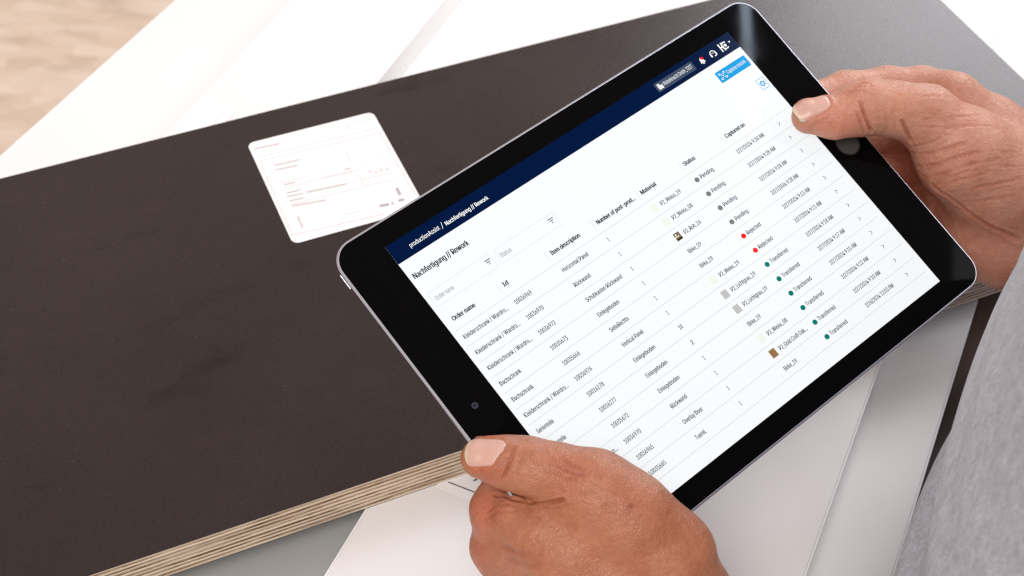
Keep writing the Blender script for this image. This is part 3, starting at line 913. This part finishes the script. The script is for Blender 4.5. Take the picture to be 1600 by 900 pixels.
lcre = [
    ([(806, 699), (799, 716), (792, 735), (787, 748)], 0.55, 0.7),
    ([(822, 702), (815, 722), (808, 742)], 0.18, 0.6), ([(832, 700), (828, 716)], 0.12, 0.6),
    ([(745, 764), (775, 773), (800, 779), (830, 784), (862, 785), (880, 781)], 0.9, 0.9),
    ([(868, 724), (885, 735), (905, 742), (918, 741)], 0.22, 0.9), ([(876, 716), (892, 728), (912, 735)], 0.18, 0.8), ([(866, 736), (880, 746), (898, 750)], 0.16, 0.8),
    ([(760, 800), (775, 790), (800, 788)], 0.16, 0.8), ([(756, 812), (775, 801), (800, 799)], 0.14, 0.8), ([(785, 852), (800, 860), (822, 866)], 0.25, 1.4),
    ([(790, 868), (810, 880), (840, 884)], 0.2, 1.5),
]
for k in range(16):
    u0 = 880 + rng.uniform(-30, 120); v0 = 760 + (u0 - 880) * 0.55 + rng.uniform(-10, 90)
    lcre.append(([(u0, v0), (u0 + 14, v0 - 5), (u0 + 30, v0 - 8 + rng.uniform(-3, 3))], rng.uniform(0.04, 0.09), 0.7))
lnail = ((756, 704), lthumb, 8.0, 6.6, 0.30)
ltints = [((760, 790), 12, (1.05, 0.86, 0.85)), ((745, 850), 10, (1.0, 0.82, 0.84)), ((890, 735), 9, (0.98, 0.84, 0.82)), ((985, 790), 12, (0.96, 0.9, 0.9)), ((750, 740), 8, (1.05, 0.85, 0.82)), ((1000, 740), 14, (1.06, 1.08, 1.1)), ((985, 791), 1.2, (0.6, 0.42, 0.4))]
lw = [((868, 722), lthumb, 5, 0.10, 2.1), ((770, 800), tp(777, 797, -18) - tp(815, 850, -19), 7, 0.07, 2.05), ((800, 715), lthumb, 5, 0.04, 1.7)]
make_hand(left, lcre, lnail, lw, ltints, person, 'left hand with its thumb on the lower left bezel of the tablet', (0.88, 0.785, 0.655))

# right hand: thumb on the right bezel, palm along the edge, fingers behind
RB = tp(1450, 185, 12)
right = [
    ([n_(1446, 182, 11, 13.5), n_(1505, 240, 4, 21.5), n_(1560, 285, -6, 25), n_(1640, 335, -14, 27), n_(1760, 420, -22, 30)], None, 0, 0.012, 0),
    ([n_(1487, 158, -12, 12.2), n_(1545, 205, -18, 17), n_(1620, 268, -22, 22), n_(1760, 400, -30, 28)], None, 0, 0.014, 0),
    ([n_(1492, 235, -36, 13), n_(1540, 290, -34, 18), n_(1640, 345, -30, 24)], None, 0, 0.012, 0),
    ([n_(1500, 318, -40, 15), n_(1533, 372, -30, 18.5), n_(1575, 385, -26, 20), n_(1660, 385, -28, 24)], None, 0, 0.007, 0),
    ([n_(1264, 182, 7.6, 7.8), n_(1305, 183, 9.2, 9.3), n_(1338, 172, 11, 11.2), n_(1356, 166, 11.6, 12.2), n_(1400, 171, 12, 12.2), n_(1446, 182, 11, 13.5)], RB, 0.001, 0.012, 0.03),
    ([n_(1487, 158, -12, 12.2), n_(1440, 138, -18, 10.2), n_(1385, 137, -20, 9.8), n_(1320, 142, -18, 9), n_(1260, 160, -16.4, 8.2), n_(1225, 172, -15.4, 7.4)], tp(1487, 158, -12), 0.003, 0.012, 0.035),
    ([n_(1490, 215, -36, 12.5), n_(1440, 215, -42, 10.8), n_(1385, 215, -40, 10.2), n_(1310, 215, -24, 9), n_(1250, 222, -16.8, 8.4), n_(1215, 230, -15.8, 7.8)], tp(1490, 215, -36), 0.002, 0.012, 0.035),
    ([n_(1492, 265, -46, 12), n_(1445, 272, -52, 10.4), n_(1400, 275, -48, 9.8), n_(1340, 275, -26, 8.8), n_(1285, 280, -16.4, 8), n_(1255, 284, -15.4, 7.4)], tp(1492, 265, -46), 0.002, 0.012, 0.035),
    ([n_(1502, 318, -46, 11.5), n_(1465, 325, -54, 9.2), n_(1425, 328, -48, 8.6), n_(1385, 326, -28, 7.8), n_(1340, 330, -15.6, 7.2), n_(1315, 333, -14.8, 6.8)], tp(1502, 318, -46), 0.002, 0.012, 0.035),
]
rthumb = tp(1264, 182, 8) - tp(1345, 168, 11)
rcre = [
    ([(1344, 160), (1350, 178), (1357, 195), (1362, 206)], 0.9, 0.8), ([(1338, 175), (1345, 192), (1350, 208)], 0.35, 0.7),
    ([(1410, 190), (1415, 202), (1420, 214), (1424, 222)], 0.8, 0.9), ([(1368, 160), (1372, 180), (1376, 200)], 0.12, 0.6), ([(1380, 168), (1384, 188), (1386, 204)], 0.12, 0.6), ([(1394, 172), (1398, 192), (1400, 206)], 0.12, 0.6),
    ([(1330, 138), (1345, 130), (1358, 130)], 0.25, 0.7), ([(1326, 145), (1340, 136), (1352, 136)], 0.2, 0.7), ([(1322, 150), (1335, 143), (1350, 142)], 0.18, 0.7),
    ([(1424, 238), (1450, 240), (1480, 232), (1510, 222)], 0.3, 1.0), ([(1432, 258), (1460, 258), (1495, 246), (1530, 236)], 0.28, 1.0), ([(1440, 274), (1475, 272), (1520, 256), (1560, 248)], 0.26, 1.0),
    ([(1426, 228), (1445, 226), (1470, 216)], 0.22, 0.8), ([(1460, 288), (1500, 280), (1545, 268)], 0.2, 1.0), ([(1480, 300), (1530, 292), (1590, 280)], 0.18, 1.0),
    ([(1500, 316), (1545, 312), (1590, 304)], 0.16, 1.0), ([(1470, 190), (1500, 182), (1530, 180)], 0.14, 0.9), ([(1480, 200), (1515, 196), (1550, 198)], 0.14, 0.9), ([(1440, 150), (1470, 150), (1500, 158), (1530, 172)], 0.12, 0.9),
    ([(1458, 290), (1480, 306), (1510, 330), (1550, 356), (1590, 374)], 0.5, 1.4),
]
for k in range(26):
    u0 = rng.uniform(1430, 1570); v0 = 150 + (u0 - 1430) * 0.45 + rng.uniform(0, 110)
    sl = rng.uniform(-0.5, 0.1)
    rcre.append(([(u0, v0), (u0 + 12, v0 + 12 * sl), (u0 + 26, v0 + 26 * sl + rng.uniform(-2, 2))], rng.uniform(0.05, 0.11), 0.6))
rnail = ((1268, 163), rthumb, 8.6, 5.9, 0.0)
rtints = [((1300, 195), 12, (1.04, 0.86, 0.84)), ((1490, 290), 26, (1.16, 1.12, 1.12)), ((1520, 400), 22, (1.1, 1.0, 1.0)), ((1420, 260), 22, (0.92, 0.66, 0.62)), ((1540, 180), 16, (1.06, 1.06, 1.08)), ((1400, 160), 14, (1.02, 0.98, 0.92)), ((1345, 128), 5, (1.05, 1.08, 1.08))]  # palm spots paler, partly to lift skin where little light reaches
rw_ = [((1348, 135), rthumb, 5, 0.11, 1.7), ((1390, 190), rthumb, 9, 0.06, 2.3), ((1500, 270), tp(1500, 260, 5) - tp(1520, 330, 0), 16, 0.09, 3.1), ((1480, 200), tp(1500, 180, 5) - tp(1500, 220, 5), 14, 0.06, 2.2)]
make_hand(right, rcre, rnail, rw_, rtints, person, 'right hand with its thumb on the right bezel of the tablet', (1.1, 1.2, 1.26))

# ------------------------------------------------------------------ sweatshirt and jeans
M_knit, nt, b = new_mat('grey_heather_fleece')
v = coords(nt, (1.5, 1.5, 0.9))
n1 = noise(nt, v, 620, 3, 0.7); n2 = noise(nt, v, 150, 4, 0.6); n3 = noise(nt, coords(nt, (1, 1, 0.35)), 420, 2, 0.6)
mx = N(nt, 'ShaderNodeMix', data_type='RGBA', blend_type='MULTIPLY'); mx.inputs[0].default_value = 1
nt.links.new(ramp(nt, n2, [(0.3, (0.38, 0.385, 0.445)), (0.7, (0.56, 0.565, 0.635))]), mx.inputs[6])
nt.links.new(ramp(nt, n1, [(0.34, (0.72, 0.7, 0.68)), (0.6, (1.1, 1.1, 1.1))]), mx.inputs[7])
nt.links.new(mx.outputs[2], b.inputs['Base Color'])
b.inputs['Roughness'].default_value = 0.95; b.inputs['Specular IOR Level'].default_value = 0.1
b.inputs['Sheen Weight'].default_value = 0.3
bump(nt, b, n1, 0.0006)

ct = st(0.150, 0.36)
def torso_ring(z_rel):
    return None
PROF = [(-0.70, 0.040), (-0.60, 0.038), (-0.565, 0.0365), (-0.549, 0.0345), (-0.536, 0.0309), (-0.519, 0.0264), (-0.5035, 0.0234), (-0.491, 0.0246), (-0.484, 0.0269), (-0.475, 0.030), (-0.465, 0.0302), (-0.453, 0.0292),
        (-0.437, 0.0282), (-0.419, 0.0253), (-0.405, 0.0225), (-0.394, 0.0225), (-0.38, 0.024), (-0.361, 0.024), (-0.338, 0.0268), (-0.30, 0.028)]
PROF_Z = [p[0] for p in PROF]; PROF_S = [p[1] + 0.0042 for p in PROF]
nz_, na = 320, 260
V, F = [], []
zs = np.linspace(-0.578, -0.02, nz_)
for zr in zs:
    wob = 0.0
    bulge = 0.028 - float(np.interp(zr, PROF_Z, PROF_S))
    for k in range(na):
        th = 2 * math.pi * k / na
        c_, s_ = math.cos(th), math.sin(th)
        e_ = 2.4
        rr = (abs(c_ / 0.122) ** e_ + abs(s_ / 0.19) ** e_) ** (-1 / e_)
        fold = 0.0022 * math.sin(5 * th + zr * 13) + 0.0012 * math.sin(11 * th - zr * 31 + 2)
        rr += fold * 0.3 * (1 + c_) + bulge * (0.5 - 0.5 * c_)
        p = ct + pv * (rr * c_) + dv * (rr * s_)
        V.append((p[0], p[1], zr + CAM_H))
for i in range(nz_ - 1):
    for k in range(na):
        a_, b_ = i * na + k, i * na + (k + 1) % na
        F.append((a_, b_, b_ + na, a_ + na))
F.append(tuple(reversed(range(na)))); F.append(tuple(range((nz_ - 1) * na, nz_ * na)))
sh_ = mesh_obj('sweatshirt', V, F, M_knit, None, True); to_local(sh_, person)

def wp(s, t, zr):
    q = st(s, t); return np.array([q[0], q[1], zr + CAM_H])
# right sleeve behind the body
wr = tp(1790, 440, -24)
F_, lo_, h_ = build_sdf([([(wr, 0.040), (wp(0.30, 0.52, -0.36), 0.055), (wp(0.24, 0.52, -0.10), 0.07), (wp(0.17, 0.44, -0.04), 0.075)], None, 0, 0.01, 0)], h=0.004, pad=0.02)
V, Q = surface_nets(F_, lo_, h_); V = smooth_mesh(V, Q, 6)
sl_ = mesh_obj('sleeve', V, Q, M_knit, None, True); to_local(sl_, person)
wl = tp(1025, 1150, -33)
F_, lo_, h_ = build_sdf([([(wl, 0.038), (wp(0.27, 0.06, -0.42), 0.050), (wp(0.24, 0.14, -0.12), 0.066), (wp(0.17, 0.26, -0.04), 0.075)], None, 0, 0.01, 0)], h=0.004, pad=0.02)
V, Q = surface_nets(F_, lo_, h_); V = smooth_mesh(V, Q, 6)
sl_ = mesh_obj('sleeve', V, Q, M_knit, None, True); to_local(sl_, person)

M_jean, nt, b = new_mat('blue_denim')
n1 = noise(nt, coords(nt, (1, 1, 0.3)), 700, 3, 0.7)
nt.links.new(ramp(nt, n1, [(0.3, (0.01, 0.03, 0.16)), (0.7, (0.03, 0.09, 0.36))]), b.inputs['Base Color'])
b.inputs['Roughness'].default_value = 0.9
F_, lo_, h_ = build_sdf([
    ([(wp(0.145, 0.18, -0.61), 0.100), (wp(0.145, 0.54, -0.61), 0.100)], None, 0, 0.02, 0),
    ([(wp(0.15, 0.26, -0.70), 0.088), (wp(0.15, 0.25, -1.05), 0.062), (wp(0.165, 0.25, -1.40), 0.05)], None, 0, 0.02, 0),
    ([(wp(0.15, 0.46, -0.70), 0.088), (wp(0.15, 0.47, -1.05), 0.062), (wp(0.165, 0.47, -1.40), 0.05)], None, 0, 0.02, 0)], h=0.006, pad=0.03)
V, Q = surface_nets(F_, lo_, h_); V = smooth_mesh(V, Q, 6)
V[:, 2] = np.maximum(V[:, 2], 0.003)
je = mesh_obj('jeans', V, Q, M_jean, None, True); to_local(je, person)
